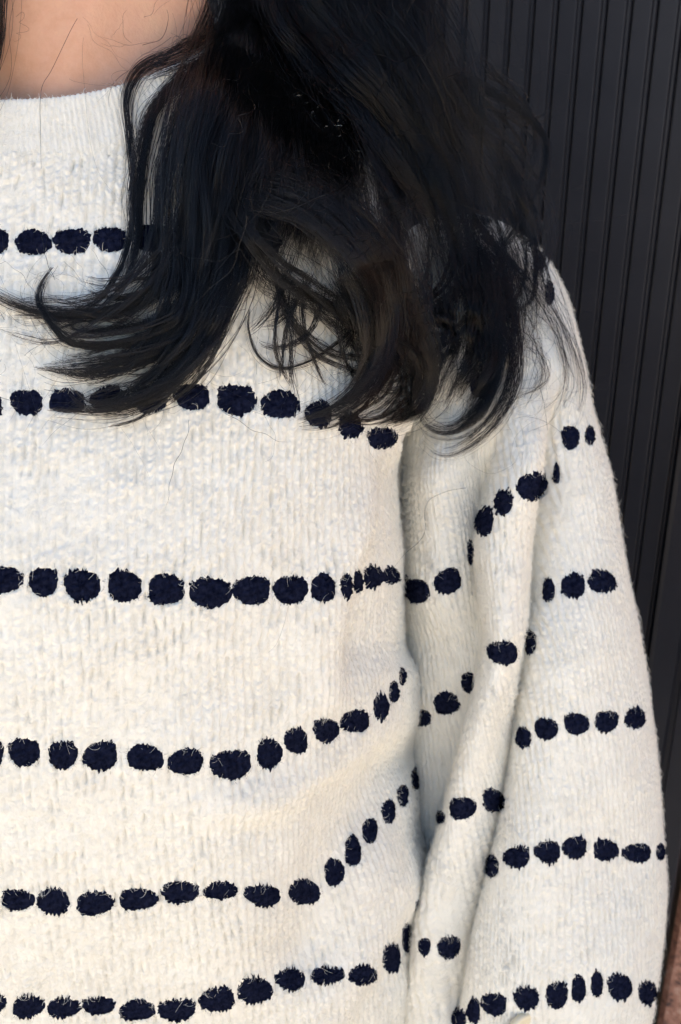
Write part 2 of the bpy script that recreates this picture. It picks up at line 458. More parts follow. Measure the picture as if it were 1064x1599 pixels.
# ---- neckband ---------------------------------------------------------------------
NN = 60
phn = np.concatenate([np.linspace(math.radians(-150), math.radians(-5), 560), np.linspace(math.radians(-5), math.radians(210), 80)[1:-1]])
cn, sn, wsn, wfn, wbn = ring_weights(phn)
prof = catmull([(0.0020, -0.005, 0), (-0.0005, 0.001, 0), (-0.0062, 0.010, 0), (-0.0115, 0.0195, 0), (-0.0150, 0.0250, 0), (-0.0175, 0.0245, 0), (-0.0165, 0.018, 0), (-0.0110, 0.004, 0)], NN)
base = ttab[0]
tl = 0.004 * cn                                     # the band lies a little higher over the shoulder by the hair
nx = BX + (base[5] + prof[:, :1]) * supe(cn)
ny = base[4] + (np.where(sn < 0, base[4] - base[3], 0.10) + prof[:, :1]) * supe(sn)
nz = base[0] * wfn + base[1] * wsn + base[2] * wbn + prof[:, 1:2] + tl * np.linspace(0, 1, NN)[:, None] ** 1.0
VN = np.stack([nx, ny, nz], -1)
NNr = grid_normals(VN)
if (NNr[15, 240] @ np.array([0, -1, 0])) < 0:
    NNr = -NNr
un = np.concatenate([[0], np.cumsum(np.linalg.norm(np.diff(VN[15], axis=0), axis=1))])
vn = np.concatenate([[0], np.cumsum(np.linalg.norm(np.diff(prof[:, :2], axis=0), axis=1))])
U3, V3 = np.meshgrid(un, vn)
rp = 0.0029
jr = (vnoise(U3 / 0.02, V3 / 0.02, 77) - 0.5) * 0.8
rib = 0.5 + 0.5 * np.cos(2 * np.pi * (U3 / rp + jr))
rows = 0.5 + 0.5 * np.cos(2 * np.pi * (V3 / 0.0017 + 0.5 * np.floor(U3 / rp + jr)))
hn = 0.00055 * (rib * (0.7 + 0.5 * rows) + 0.5 * vnoise(U3 / 0.004, V3 / 0.004, 78) - 0.7)
VNd = VN + hn[..., None] * NNr
neckband = mesh_obj('neckband', Wd(VNd.reshape(-1, 3)), grid_faces(NN, len(phn), True)[:, ::-1], m_knit, sweater)
neck_grid = (VNd[:34, :560], NNr[:34, :560])

# ---- sleeve ----------------------------------------------------------------------
#       py    L     R    dc    b
stab = [(345, 690, 770, 0.700, 0.015), (372, 640, 815, 0.695, 0.050), (420, 606, 868, 0.690, 0.076), (520, 600, 905, 0.685, 0.086), (690, 608, 922, 0.685, 0.088),
        (900, 616, 964, 0.690, 0.086), (1130, 626, 1014, 0.700, 0.088), (1330, 618, 1034, 0.712, 0.092), (1450, 610, 1028, 0.722, 0.094),
        (1550, 610, 1008, 0.732, 0.090), (1620, 620, 975, 0.740, 0.080), (1720, 650, 930, 0.752, 0.058), (1850, 690, 910, 0.765, 0.050)]
NSR = 840
ST0 = interp_table(stab, 2000)
cen0 = pix((ST0[:, 1] + ST0[:, 2]) / 2, ST0[:, 0], ST0[:, 3])
arcs = np.concatenate([[0], np.cumsum(np.linalg.norm(np.diff(cen0, axis=0), axis=1))])
vs = np.linspace(0, arcs[-1], NSR)
ST = np.stack([np.interp(vs, arcs, ST0[:, k]) for k in range(5)], 1)
cen = pix((ST[:, 1] + ST[:, 2]) / 2, ST[:, 0], ST[:, 3])
aa = (ST[:, 2] - ST[:, 1]) / 2 * ST[:, 3] / FPX
phs = np.concatenate([np.linspace(math.radians(-195), math.radians(20), 500), np.linspace(math.radians(20), math.radians(165), 40)[1:-1]])
cs, ss = np.cos(phs), np.sin(phs)
DEP = np.array([0.0, 0.97, 0.24])                    # ring planes stand square to the arm
VS = cen[:, None, :] + aa[:, None, None] * cs[None, :, None] * RGT + ST[:, 4][:, None, None] * ss[None, :, None] * DEP
NS = grid_normals(VS)
if (NS[400, 200] @ np.array([0, -1, 0])) < 0:
    NS = -NS
PXs, PYs, _ = to_pix(VS)
frs = np.clip(-ss * 1.6 + 0.9, 0, 1)[None, :]
crease2 = [(885, 560), (876, 690), (858, 880), (832, 1010), (800, 1160), (772, 1290), (728, 1450), (700, 1590), (690, 1700)]
edge1 = [(800, 640), (765, 760), (742, 850), (748, 930), (755, 1015), (722, 1150), (690, 1285), (655, 1440), (640, 1599)]
def shift(pts, dx):
    return [(x + dx, y) for x, y in pts]
ds = frs * (fold_line(PXs, PYs, crease2, 22, 14, -0.026, 160, 1.0)
            + fold_line(PXs, PYs, shift(crease2, -55), 40, 34, 0.010, 160)
            + fold_line(PXs, PYs, shift(crease2, 75), 60, 110, 0.008, 200)
            + fold_line(PXs, PYs, shift(edge1, -12), 55, 10, -0.022, 140, 1.3)
            + fold_line(PXs, PYs, shift(edge1, 30), 26, 40, 0.011, 140)
            + fold_line(PXs, PYs, [(700, 640), (690, 760), (690, 900), (690, 1030)], 45, 34, 0.019, 120)
            + 0.007 * (vnoise(PXs / 120 + 3, PYs / 170 + 8, 43) - 0.5))
VS = VS + ds[..., None] * NS
NS = grid_normals(VS)
if (NS[400, 200] @ np.array([0, -1, 0])) < 0:
    NS = -NS
us = np.concatenate([[0], np.cumsum(np.linalg.norm(np.diff(VS[380], axis=0), axis=1))])
U4, V4 = np.meshgrid(us, vs)
dens = np.clip((499 - np.arange(len(phs))) / 12, 0, 1)[None, :]
hs = knit(U4, V4, 0.0048, 0.0052, 0.0015, 23)
hs = np.where(in_mask(smask, *to_pix(VS)[:2]), -0.0012, hs) * dens
VSd = VS + hs[..., None] * NS
sleeve = mesh_obj('sleeve', Wd(VSd.reshape(-1, 3)), grid_faces(NSR, len(phs), True)[:, ::-1], m_knit, sweater)
sleeve_grid = (VSd[:, :500], NS[:, :500])
# the other sleeve, beyond the left border of the picture
st = 8
VM = VS[::st, ::4].copy(); VM[..., 0] = 2 * BX - VM[..., 0]
mesh_obj('sleeve', Wd(VM.reshape(-1, 3)), grid_faces(VM.shape[0], VM.shape[1], True), m_knit, sweater)

# ---- what lies in each direction, for laying dots and hair on the cloth ------------
def bvh_of(V, F):
    return BVHTree.FromPolygons([tuple(p) for p in V.reshape(-1, 3)], F.tolist())
st2 = 2
VTc = VT[::st2]; VSc = VSd[::st2]
bv_t = bvh_of(VTc, grid_faces(VTc.shape[0], VTc.shape[1], True))
bv_s = bvh_of(VSc, grid_faces(VSc.shape[0], VSc.shape[1], True))
bv_n = bvh_of(VN[::2, ::2], grid_faces(VN[::2, ::2].shape[0], VN[::2, ::2].shape[1], True))
bv_b = bvh_of(bv, bf)
def cast(bvh, px, py):
    d = pix(px, py, 1.0)
    L = np.linalg.norm(d)
    h = bvh.ray_cast(Vector((0, 0, 0)), Vector(d / L), 3.0)
    return h

GS = 8
gx = np.arange(-160, 1240, GS); gy = np.arange(-320, 1640, GS)
DM = np.full((len(gy), len(gx)), 9.0)
for j, y in enumerate(gy):
    if y > 1000:
        DM[j:] = DM[j - 1]; break
    for i, x in enumerate(gx):
        for bb in (bv_t, bv_s, bv_n, bv_b):
            h = cast(bb, x, y)
            if h[0] is not None:
                DM[j, i] = min(DM[j, i], float(np.array(h[0]) @ FWD))
def blur(A, r, axis):
    k = np.ones(2 * r + 1) / (2 * r + 1)
    return np.apply_along_axis(lambda a: np.convolve(np.pad(a, r, 'edge'), k, 'valid'), axis, A)
DS = np.minimum(DM, 0.655)
for _ in range(2):
    DS = blur(blur(DS, 5, 0), 5, 1)
def samp(A, px, py):
    x = np.clip((px - gx[0]) / GS, 0, len(gx) - 1.001); y = np.clip((py - gy[0]) / GS, 0, len(gy) - 1.001)
    xi = x.astype(int); yi = y.astype(int); fx = x - xi; fy = y - yi
    return (A[yi, xi] * (1 - fx) + A[yi, xi + 1] * fx) * (1 - fy) + (A[yi + 1, xi] * (1 - fx) + A[yi + 1, xi + 1] * fx) * fy
def samp_min(A, px, py):
    x = np.clip((px - gx[0]) / GS, 0, len(gx) - 1.001).astype(int); y = np.clip((py - gy[0]) / GS, 0, len(gy) - 1.001).astype(int)
    return np.minimum(np.minimum(A[y, x], A[y, x + 1]), np.minimum(A[y + 1, x], A[y + 1, x + 1]))

# ---- navy dots ------------------------------------------------------------------
def make_dot(d, bvh, k):
    px, py, w, h = d[:4]
    ro = math.radians(d[4]) if len(d) > 4 else 0.0
    r = np.random.default_rng(1000 + k)
    nA, nR = 56, 7
    al = np.linspace(0, 2 * np.pi, nA, endpoint=False)
    # stitch ends make teeth along the top and the bottom
    teeth = max(2, round(w / 12))
    tx_ = np.sign(np.cos(al)) * np.abs(np.cos(al)) ** 1.0 * w / 2 * 1.13; ty_ = np.sign(np.sin(al)) * np.abs(np.sin(al)) ** .85 * h / 2 * 1.04
    ph = r.random()
    tri = np.abs(((tx_ / w * teeth + ph + 0.5 * (ty_ > 0)) % 1.0) * 2 - 1)
    jag = (tri * 10.0 - 5.5) * np.abs(np.sin(al)) * (0.5 + r.random())
    jag = jag + (r.random(nA) - 0.5) * 3.0
    lob = 1 + 0.07 * np.cos(2 * al + r.random() * 6.28) * min(1, w / 40) + 0.06 * np.cos(3 * al + r.random() * 6.28)
    sc = min(1.0, w / 26)
    hit = cast(bvh, px, py)
    if hit[0] is None:
        return
    pts = []
    for ir in range(nR + 1):
        q = ir / nR
        if ir == 0:
            pts.append((px, py, 0)); continue
        for ia in range(nA):
            x = tx_[ia] * lob[ia] * q; y = (ty_[ia] * lob[ia] + math.copysign(jag[ia], ty_[ia]) * sc * q * 1.15) * q
            pts.append((px + x * math.cos(ro) - y * math.sin(ro), py + x * math.sin(ro) + y * math.cos(ro), q))
    out = []; nrm = []
    dc = float(np.array(hit[0]) @ FWD)
    for x, y, q in pts:
        hh = cast(bvh, x, y)
        p = np.array(hh[0]) if hh[0] is not None else None
        if p is None or abs(p @ FWD - dc) > 0.05:
            co, no_, _, _ = bvh.find_nearest(Vector(pix(x, y, dc)))
            p = np.array(co); n = np.array(no_)
        else:
            n = np.array(hh[1])
        if n @ p > 0:
            n = -n
        lift = 0.0012 + 0.0010 * (1 - q ** 2) + 0.0016 * (abs(math.sin((x - px) * math.pi / 13 + 1)) * abs(math.cos((y - py) * math.pi / 12 + (x - px) * .12)) - .4) * (1 - q ** 4) + 0.0005 * (r.random() - 0.5) - 0.0016 * (q > 0.98)
        out.append(p + n * lift); nrm.append(n)
    out = np.array(out); nrm = np.array(nrm)
    F = [(0, 1 + (i + 1) % nA, 1 + i, 1 + i) for i in range(nA)]
    faces3 = [(0, 1 + (i + 1) % nA, 1 + i) for i in range(nA)]
    for ir in range(nR - 1):
        o1 = 1 + ir * nA; o2 = o1 + nA
        for i in range(nA):
            j = (i + 1) % nA
            faces3 += [(o1 + i, o1 + j, o2 + j), (o1 + i, o2 + j, o2 + i)]
    # loose navy fibres standing out of the yarn
    nf = int(14 + w * h / 13)
    V_ = [out]; cnt = len(out)
    for _ in range(nf):
        i = r.integers(0, max(1, len(out) - nA)) if r.random() < .5 else r.integers(len(out) - 3 * nA, len(out))
        p = out[i]; n = nrm[i]
        e1 = np.cross(n, [0, 0, 1.0]); e1 /= np.linalg.norm(e1) + 1e-9
        e2 = np.cross(n, e1)
        a = r.normal(math.pi / 2, 0.9) + (math.pi if r.random() < .5 else 0)
        L = r.uniform(0.0014, 0.0032); cur = r.normal(0, 1.1)
        wd = r.uniform(0.00004, 0.00008)
        row = []
        for t in (0, .34, .67, 1):
            aa_ = a + cur * t
            tg = e1 * math.cos(aa_) + e2 * math.sin(aa_)
            sd_ = np.cross(n, tg)
            c_p = p + tg * L * t + n * (0.0010 * 4 * t * (1 - t * .8) + 0.0001)
            row += [c_p - sd_ * wd * (1 - .7 * t), c_p + sd_ * wd * (1 - .7 * t)]
        V_.append(np.array(row))
        for s_i in range(3):
            b0 = cnt + 2 * s_i
            faces3 += [(b0, b0 + 1, b0 + 3), (b0, b0 + 3, b0 + 2)]
        cnt += 8
    mesh_obj('dot', Wd(np.vstack(V_)), np.array(faces3), m_navy, sweater)
k = 0
for d in torso_dots:
    make_dot(d, bv_t, k); k += 1
for d in sleeve_dots:
    make_dot(d, bv_s, k); k += 1

# ---- brushed wool fuzz ------------------------------------------------------------
def fuzz(name, grid, n, seed, msk, lmin, lmax, up=0.0012, jitter=0.8, rad=(0.00006, 0.00012)):
    G, Nn = grid
    r = np.random.default_rng(seed)
    R_, C_ = G.shape[:2]
    # spread by area
    e1 = np.linalg.norm(np.diff(G, axis=1), axis=-1)[:-1]; e2 = np.linalg.norm(np.diff(G, axis=0), axis=-1)[:, :-1]
    ar = (e1 * e2).ravel(); cum = np.cumsum(ar); cum /= cum[-1]
    idx = np.searchsorted(cum, r.random(n)); i = np.clip(idx // (C_ - 1), 0, R_ - 2); j = idx % (C_ - 1)
    fi = r.random(n)[:, None]; fj = r.random(n)[:, None]
    p = (G[i, j] * (1 - fj) + G[i, j + 1] * fj) * (1 - fi) + (G[i + 1, j] * (1 - fj) + G[i + 1, j + 1] * fj) * fi
    nr = Nn[i, j]
    tv = G[i + 1, j] - G[i, j]; tv /= np.linalg.norm(tv, axis=1, keepdims=True) + 1e-9
    tu = np.cross(nr, tv)
    px, py, d = to_pix(p)
    keep = (px > -130) & (px < 1110) & (py > -20) & (py < 1640) & (np.einsum('ij,ij->i', nr, p) < 0.25 * np.linalg.norm(p, axis=1))
    if msk is not None:
        xi = np.clip(px + 30, 0, 1119).astype(int); yi = np.clip(py + 20, 0, 1639).astype(int)
        keep &= ~msk[yi, xi]
    p, nr, tv, tu = p[keep], nr[keep], tv[keep], tu[keep]
    n = len(p)
    a = r.normal(0, jitter, n) + np.where(r.random(n) < .3, np.pi, 0)
    cur = r.normal(0, 1.3, n)
    L = r.uniform(lmin, lmax, n) * np.where(r.random(n) < .06, 1.7, 1.0)
    hgt = up * r.uniform(0.4, 1.5, n)
    K = 6
    pts = np.zeros((n, K, 3)); cpos = p - nr * 0.0004
    for q in range(K):
        t = q / (K - 1)
        pts[:, q] = cpos + nr * (hgt * (t * 1.9 - 1.1 * t * t))[:, None]
        ang = a + cur * t * 1.5
        cpos = cpos + (np.cos(ang)[:, None] * tv + np.sin(ang)[:, None] * tu) * (L / K)[:, None]
    rad = np.full((n, K), 1.0) * r.uniform(rad[0], rad[1], n)[:, None] * np.linspace(1, .5, K)[None, :]
    o = curves_obj(name, Wd(pts.reshape(-1, 3)).reshape(n, K, 3), rad * SC, m_fuzz, sweater)
    o['kind'] = 'stuff'
    return o
fuzz('wool_fuzz', torso_grid, 170000, 51, tmask_s, 0.003, 0.0070, 0.0016, 0.9, (0.00004, 0.00008))
fuzz('wool_fuzz', torso_grid, 9000, 54, tmask_b, 0.0025, 0.0055, 0.0018, 0.9, (0.00008, 0.00015))
fuzz('wool_fuzz', sleeve_grid, 135000, 52, smask_s, 0.003, 0.0070, 0.0016, 0.8, (0.00004, 0.00008))
fuzz('wool_fuzz', sleeve_grid, 7000, 55, smask_b, 0.0025, 0.0055, 0.0018, 0.8, (0.00008, 0.00015))
fuzz('wool_fuzz', neck_grid, 14000, 53, None, 0.002, 0.004, 0.0008, 0.5)

# ---- cuff button --------------------------------------------------------------------
h = cast(bv_s, 812, 1602)
if h[0] is not None:
    p = np.array(h[0]); n = np.array(h[1]); n = -n if n @ p > 0 else n
    e1 = np.cross(n, [0, 0, 1.0]); e1 /= np.linalg.norm(e1); e2 = np.cross(n, e1)
    pr = [(0.0, 0.0026), (0.0045, 0.0027), (0.0065, 0.0034), (0.0085, 0.0036), (0.0102, 0.0028), (0.0106, 0.0015), (0.0098, -0.0006)]
    rows_ = np.array([[p + n * z + (e1 * math.cos(t) + e2 * math.sin(t)) * max(rr, 1e-5) * 1.05 for t in np.linspace(0, 2 * np.pi, 40, endpoint=False)] for rr, z in pr])
    mesh_obj('button', Wd(rows_.reshape(-1, 3)), grid_faces(len(pr), 40, True)[:, ::-1], m_btn, sweater)

# ------------------------------------------------------------------ hair
def strands(guide, n, w, off, K=30, frizz=3.0, ragged=0.2, clump=22, seed=0, depthw=0.8, start=0.2, tipvar=0.22, fanout=0.55, lf=0.06):
    """guide: photograph points root to tip; w: half width at root/mid/tip in pixels; off: height over the cloth at root/mid/tip"""
    r = np.random.default_rng(seed)
    G = catmull(guide, 80)
    seg = np.concatenate([[0], np.cumsum(np.hypot(*np.diff(G, axis=0).T))]); seg /= seg[-1]
    t0 = start * r.random(n); t1 = 1 - ragged * r.random(n) ** 1.5
    T = t0[:, None] + (t1 - t0)[:, None] * np.linspace(0, 1, K)[None, :]
    gxp = np.interp(T, seg, G[:, 0]); gyp = np.interp(T, seg, G[:, 1])
    tan = np.gradient(G, axis=0); tan /= np.linalg.norm(tan, axis=1, keepdims=True) + 1e-9
    nxp = np.interp(T, seg, -tan[:, 1]); nyp = np.interp(T, seg, tan[:, 0])
    W_ = np.interp(T, [0, .5, 1], w)
    nc = max(3, n // clump)
    ca = np.clip(r.normal(0, .62, nc), -1.5, 1.5); cb = r.uniform(-1, 1, nc)
    wgt = r.exponential(1.0, nc) + .15; ci = r.choice(nc, n, p=wgt / wgt.sum())
    ind = r.normal(0, 1, n); indb = r.uniform(-1, 1, n)
    loose = (r.random(n) < lf)[:, None]
    cend = 1 - tipvar * r.random(nc) ** 1.3
    T = T * np.where(loose, 1.0, cend[ci][:, None])
    gxp = np.interp(T, seg, G[:, 0]); gyp = np.interp(T, seg, G[:, 1])
    nxp = np.interp(T, seg, -tan[:, 1]); nyp = np.interp(T, seg, tan[:, 0])
    W_ = np.interp(T, [0, .5, 1], w)
    fan = np.interp(T, [0, .35, 1], [.9, .95, 1.0 + fanout])
    wisp = np.where(loose, W_ * .75 + 5, np.interp(T, [0, .3, .75, 1], [.45, .18, .09, .05]) * W_ + 1.2)
    oa = (ca[ci][:, None] * fan * W_ + ind[:, None] * wisp) / W_
    ob = cb[ci][:, None] * .75 + indb[:, None] * .3
    tt = T
    cph = r.random((nc, 3)) * 6.28; cf = r.uniform(0.6, 2.4, (nc, 3)); cam_ = r.exponential(1.0, (nc, 1))
    wv = np.clip(tt * 3, 0, 1)
    wob = np.sin(tt * cf[ci][:, :1] * 6.28 + cph[ci][:, :1]) * W_ * .22 * np.minimum(cam_[ci], 2.5)
    fph = r.random((n, 3)) * 6.28; ff = r.uniform(0.8, 5, (n, 3)); fa = frizz * r.exponential(1.0, (n, 3)) * np.array([.55, .3, .12])
    wild = np.where(loose, 3.2, 1.0)
    for q in range(3):
        wob = wob + wild * fa[:, q:q + 1] * np.sin(tt * ff[:, q:q + 1] * 6.28 + fph[:, q:q + 1])
    wob = wob * np.clip(tt * 4 + .15, 0, 1)
    x = gxp + nxp * (oa * W_ + wob); y = gyp + nyp * (oa * W_ + wob)
    O = np.interp(T, [0, .5, 1], off) + ob * W_ * depthw * 0.00036
    O = O + np.minimum(W_, 40) * 0.00022 * np.sin(tt * cf[ci][:, 1:2] * 6.28 + cph[ci][:, 1:2]) * wv
    O = O + 0.0008 * np.sin(tt * ff[:, :1] * 5 + fph[:, 1:2])
    d = samp(DS, x, y) - O
    d = np.minimum(d, samp_min(DM, x, y) - 0.0022 - 0.003 * np.abs(ob))
    return pix(x, y, d)

def lock(name, parts, parent, rad=0.00008, kind=None, thick=0.16):
    allp = []
    for p in parts:
        allp.append(strands(**p))
    P = np.concatenate(allp, 0)
    n, K, _ = P.shape
    rg = np.random.default_rng(n)
    rr = (rg.uniform(0.7, 1.15, n) * np.where(rg.random(n) < thick, 2.1, 1.0))[:, None] * np.interp(np.linspace(0, 1, K), [0, .7, 1], [1, 1, .45])[None, :] * rad
    o = curves_obj(name, Wd(P.reshape(-1, 3)).reshape(n, K, 3), rr * SC, m_hair, parent)
    if kind:
        o['kind'] = kind
    return o

def S(guide, n, w, off, **kw):
    S.k += 1
    d = dict(guide=guide, n=n, w=w, off=off, seed=300 + S.k); d.update(kw)
    return d
S.k = 0

# main mass falling from the head over the shoulder
mass = [
    S([(420, -260), (400, -20), (372, 80), (322, 190), (306, 300), (300, 400), (286, 500)], 1500, (45, 40, 32), (.03, .03, .008)),
    S([(450, -260), (430, 0), (400, 130), (362, 260), (345, 380), (318, 480)], 1800, (60, 50, 30), (.03, .035, .008)),
    S([(480, -260), (470, 0), (445, 150), (420, 280), (400, 370), (375, 450)], 2600, (70, 62, 34), (.035, .03, .010)),
    S([(520, -260), (520, 0), (500, 150), (480, 270), (470, 340), (450, 410)], 3000, (80, 75, 42), (.035, .03, .012)),
    S([(560, -260), (560, 0), (565, 150), (562, 260), (568, 350), (588, 450)], 2300, (80, 80, 48), (.04, .035, .015), tipvar=.35),
    S([(610, -260), (600, 0), (635, 140), (652, 250), (672, 340), (694, 440)], 2300, (70, 60, 40), (.045, .04, .014), tipvar=.35),
    S([(560, -260), (540, -20), (590, 90), (640, 190), (690, 290), (715, 380), (735, 470)], 1800, (60, 50, 30), (.05, .05, .016)),
    S([(620, -260), (590, -20), (650, 90), (715, 160), (772, 210), (812, 250), (832, 300)], 220, (60, 22, 9), (.045, .035, .012), frizz=4),
]
hair = lock('hair', mass, person, thick=0.10)
hair['label'] = 'long wavy black hair falling over the shoulder'

LK = []
def L(*parts, thick=.2):
    for p in parts:
        p.setdefault('fanout', .45); p.setdefault('tipvar', .2); p.setdefault('lf', .06); p.setdefault('clump', 26)
        p['n'] = max(24, int(p['n'] * .55))
    LK.append(lock('hair_lock', list(parts), hair, thick=thick))
# sheen layer, diagonal over the mass
L(S([(470, -220), (455, -20), (500, 60), (590, 160), (655, 250), (690, 330), (722, 430)], 900, (40, 36, 18), (.055, .062, .022), frizz=4))
L(S([(500, -220), (510, -20), (570, 60), (660, 140), (725, 190), (784, 228), (828, 280)], 380, (40, 24, 9), (.055, .055, .02), frizz=4))
# wave across the front
L(S([(330, 200), (400, 285), (480, 315), (550, 375), (590, 450), (598, 540), (572, 605), (520, 645), (462, 662)], 800, (26, 36, 6), (.012, .05, .004), frizz=3, ragged=.15))
L(S([(420, 220), (510, 300), (590, 390), (622, 470), (610, 560), (580, 610), (545, 640)], 700, (30, 34, 8), (.012, .05, .006), frizz=4))
# the straight band lying over the mass
L(S([(310, 130), (340, 260), (380, 350), (430, 412), (480, 452), (540, 500), (590, 540)], 220, (9, 10, 18), (.01, .034, .012), frizz=1.5))
# left side
L(S([(352, 40), (285, 78), (222, 104), (198, 150), (203, 220), (210, 300), (203, 370), (180, 430), (140, 475), (70, 492), (-40, 488)], 130, (18, 5, 5), (.012, .006, .004), frizz=1.8, K=44))
L(S([(350, 80), (285, 120), (240, 165), (222, 220), (212, 300), (208, 380), (190, 440), (160, 475)], 380, (14, 12, 6), (.012, .008, .004), frizz=2.0))
L(S([(345, 100), (300, 150), (275, 210), (256, 280), (252, 360), (248, 430), (215, 470), (150, 490), (60, 487), (-30, 450)], 260, (16, 12, 6), (.015, .008, .004), frizz=2.2, K=44))
L(S([(350, 120), (310, 180), (290, 250), (278, 340), (280, 420), (255, 445), (190, 480), (110, 490), (20, 470), (-40, 430)], 180, (14, 9, 5), (.015, .008, .004), frizz=2, K=44))
# sweeping tips to the left, with the up-curled end
L(S([(310, 330), (306, 420), (290, 490), (240, 525), (170, 540), (110, 535), (78, 505), (60, 470), (66, 440), (88, 408)], 330, (22, 10, 4), (.014, .010, .005), frizz=1.6, ragged=.15, K=40, tipvar=.3))
L(S([(318, 330), (312, 430), (288, 510), (230, 545), (170, 560), (110, 568), (55, 572)], 380, (22, 15, 6), (.016, .010, .004), frizz=2.5, ragged=.35))
L(S([(322, 360), (312, 450), (280, 530), (220, 568), (150, 585), (95, 584), (48, 572)], 380, (20, 14, 6), (.016, .010, .004), frizz=2.2, ragged=.35))
L(S([(330, 340), (330, 440), (300, 530), (240, 600), (190, 628), (140, 632), (100, 600)], 330, (22, 16, 6), (.018, .012, .005), frizz=2.2, ragged=.35))
L(S([(390, 350), (368, 450), (330, 540), (270, 600), (205, 634), (140, 645), (72, 640)], 520, (26, 18, 8), (.020, .012, .004), frizz=2.4, ragged=.3))
L(S([(330, 240), (305, 330), (296, 420), (280, 480), (225, 510), (140, 518), (80, 500), (10, 480)], 180, (20, 14, 8), (.014, .008, .004), frizz=3))
# rings below the mass
L(S([(600, 380), (585, 450), (560, 505), (525, 540), (480, 568), (435, 577), (402, 556), (386, 515), (388, 480)], 60, (8, 5, 3), (.016, .007, .004), frizz=1.0, ragged=.08, K=40, tipvar=.04, clump=14))
L(S([(420, 390), (432, 430), (446, 480), (470, 520), (500, 550), (545, 570), (585, 585)], 110, (7, 5, 8), (.012, .008, .01), frizz=1.3))
L(S([(400, 400), (428, 438), (470, 462), (530, 500), (580, 530)], 260, (22, 14, 20), (.018, .012, .012), frizz=2.5))
# middle curls
L(S([(600, 300), (625, 400), (650, 470), (668, 540), (672, 595), (650, 640), (618, 656), (580, 655)], 650, (38, 26, 7), (.04, .03, .006), frizz=2.5, ragged=.2))
L(S([(560, 430), (610, 490), (645, 540), (662, 590), (652, 632), (620, 652), (588, 662)], 620, (30, 24, 8), (.03, .025, .006), frizz=2.0, ragged=.2))
L(S([(520, 420), (560, 500), (580, 560), (568, 600), (540, 632), (500, 652)], 260, (20, 18, 6), (.02, .014, .005), frizz=3))
L(S([(720, 420), (735, 490), (730, 550), (708, 600), (686, 640)], 750, (34, 30, 16), (.02, .014, .006), frizz=2.5, ragged=.2))
L(S([(715, 330), (752, 430), (774, 520), (772, 585), (742, 640), (706, 668), (672, 664), (655, 640)], 420, (28, 18, 6), (.022, .014, .006), frizz=2.0, ragged=.25))
L(S([(725, 340), (770, 430), (796, 520), (796, 590), (768, 650), (726, 690), (690, 702), (660, 682)], 230, (24, 12, 5), (.022, .012, .005), frizz=2.0, ragged=.25))
L(S([(700, 360), (740, 450), (762, 530), (758, 600), (728, 650), (690, 672)], 330, (28, 18, 7), (.022, .014, .006), frizz=2.6))
# right side: curls over the sleeve and the wisps beside the wall
L(S([(760, 230), (800, 300), (828, 370), (833, 420), (826, 470), (800, 486), (782, 470)], 160, (22, 8, 4), (.02, .012, .006), frizz=1.8, K=36))
L(S([(700, 260), (740, 340), (790, 400), (826, 440), (848, 480)], 160, (12, 6, 14), (.016, .008, .005), frizz=2.5))
L(S([(790, 290), (812, 330), (790, 370), (775, 400), (790, 450), (806, 520), (790, 560)], 120, (16, 10, 12), (.016, .01, .006), frizz=3))
L(S([(700, 120), (770, 152), (826, 190), (848, 230), (838, 290), (815, 330)], 170, (18, 12, 7), (.03, .02, .010), frizz=3))
L(S([(690, 110), (760, 140), (812, 168), (846, 205), (860, 250), (856, 290), (838, 320)], 70, (12, 4, 3), (.03, .022, .012), frizz=1.2))
L(S([(780, 170), (825, 192), (850, 185), (876, 172)], 40, (10, 6, 7), (.025, .02, .02), frizz=1.5, ragged=.4))
L(S([(780, 380), (840, 450), (880, 530), (893, 590), (880, 640), (850, 680)], 40, (22, 12, 16), (.014, .008, .004), frizz=5))
L(S([(770, 420), (830, 500), (850, 560), (840, 610), (800, 650)], 60, (30, 22, 20), (.014, .008, .004), frizz=7))
for pts_, nn_, ww_ in [
        ([(745, 250), (790, 330), (822, 400), (838, 470), (826, 530), (800, 560)], 22, (14, 10, 8)),
        ([(720, 280), (770, 350), (806, 430), (820, 520), (806, 600), (770, 640)], 26, (16, 12, 10)),
        ([(735, 220), (775, 300), (800, 370), (812, 440), (842, 500), (872, 540)], 20, (12, 8, 12)),
        ([(770, 350), (815, 420), (860, 480), (886, 540), (897, 600), (880, 655)], 18, (14, 8, 8)),
        ([(690, 420), (650, 480), (625, 540), (612, 590), (640, 620)], 18, (10, 12, 8)),
        ([(650, 430), (690, 500), (660, 560), (620, 600), (560, 600)], 16, (10, 14, 10)),
        ([(470, 430), (500, 490), (560, 530), (620, 540), (660, 500)], 16, (8, 10, 8)),
        ([(300, 300), (270, 380), (230, 440), (160, 500), (80, 535), (-10, 510)], 20, (10, 10, 8)),
        ([(330, 380), (290, 460), (220, 500), (130, 480), (60, 470), (-30, 478)], 18, (10, 10, 8)),
        ([(340, 420), (300, 520), (230, 590), (150, 620), (90, 660), (60, 690)], 16, (10, 12, 10))]:
    L(S(pts_, nn_ * 2, ww_, (.016, .010, .005), frizz=3, clump=3, K=36))
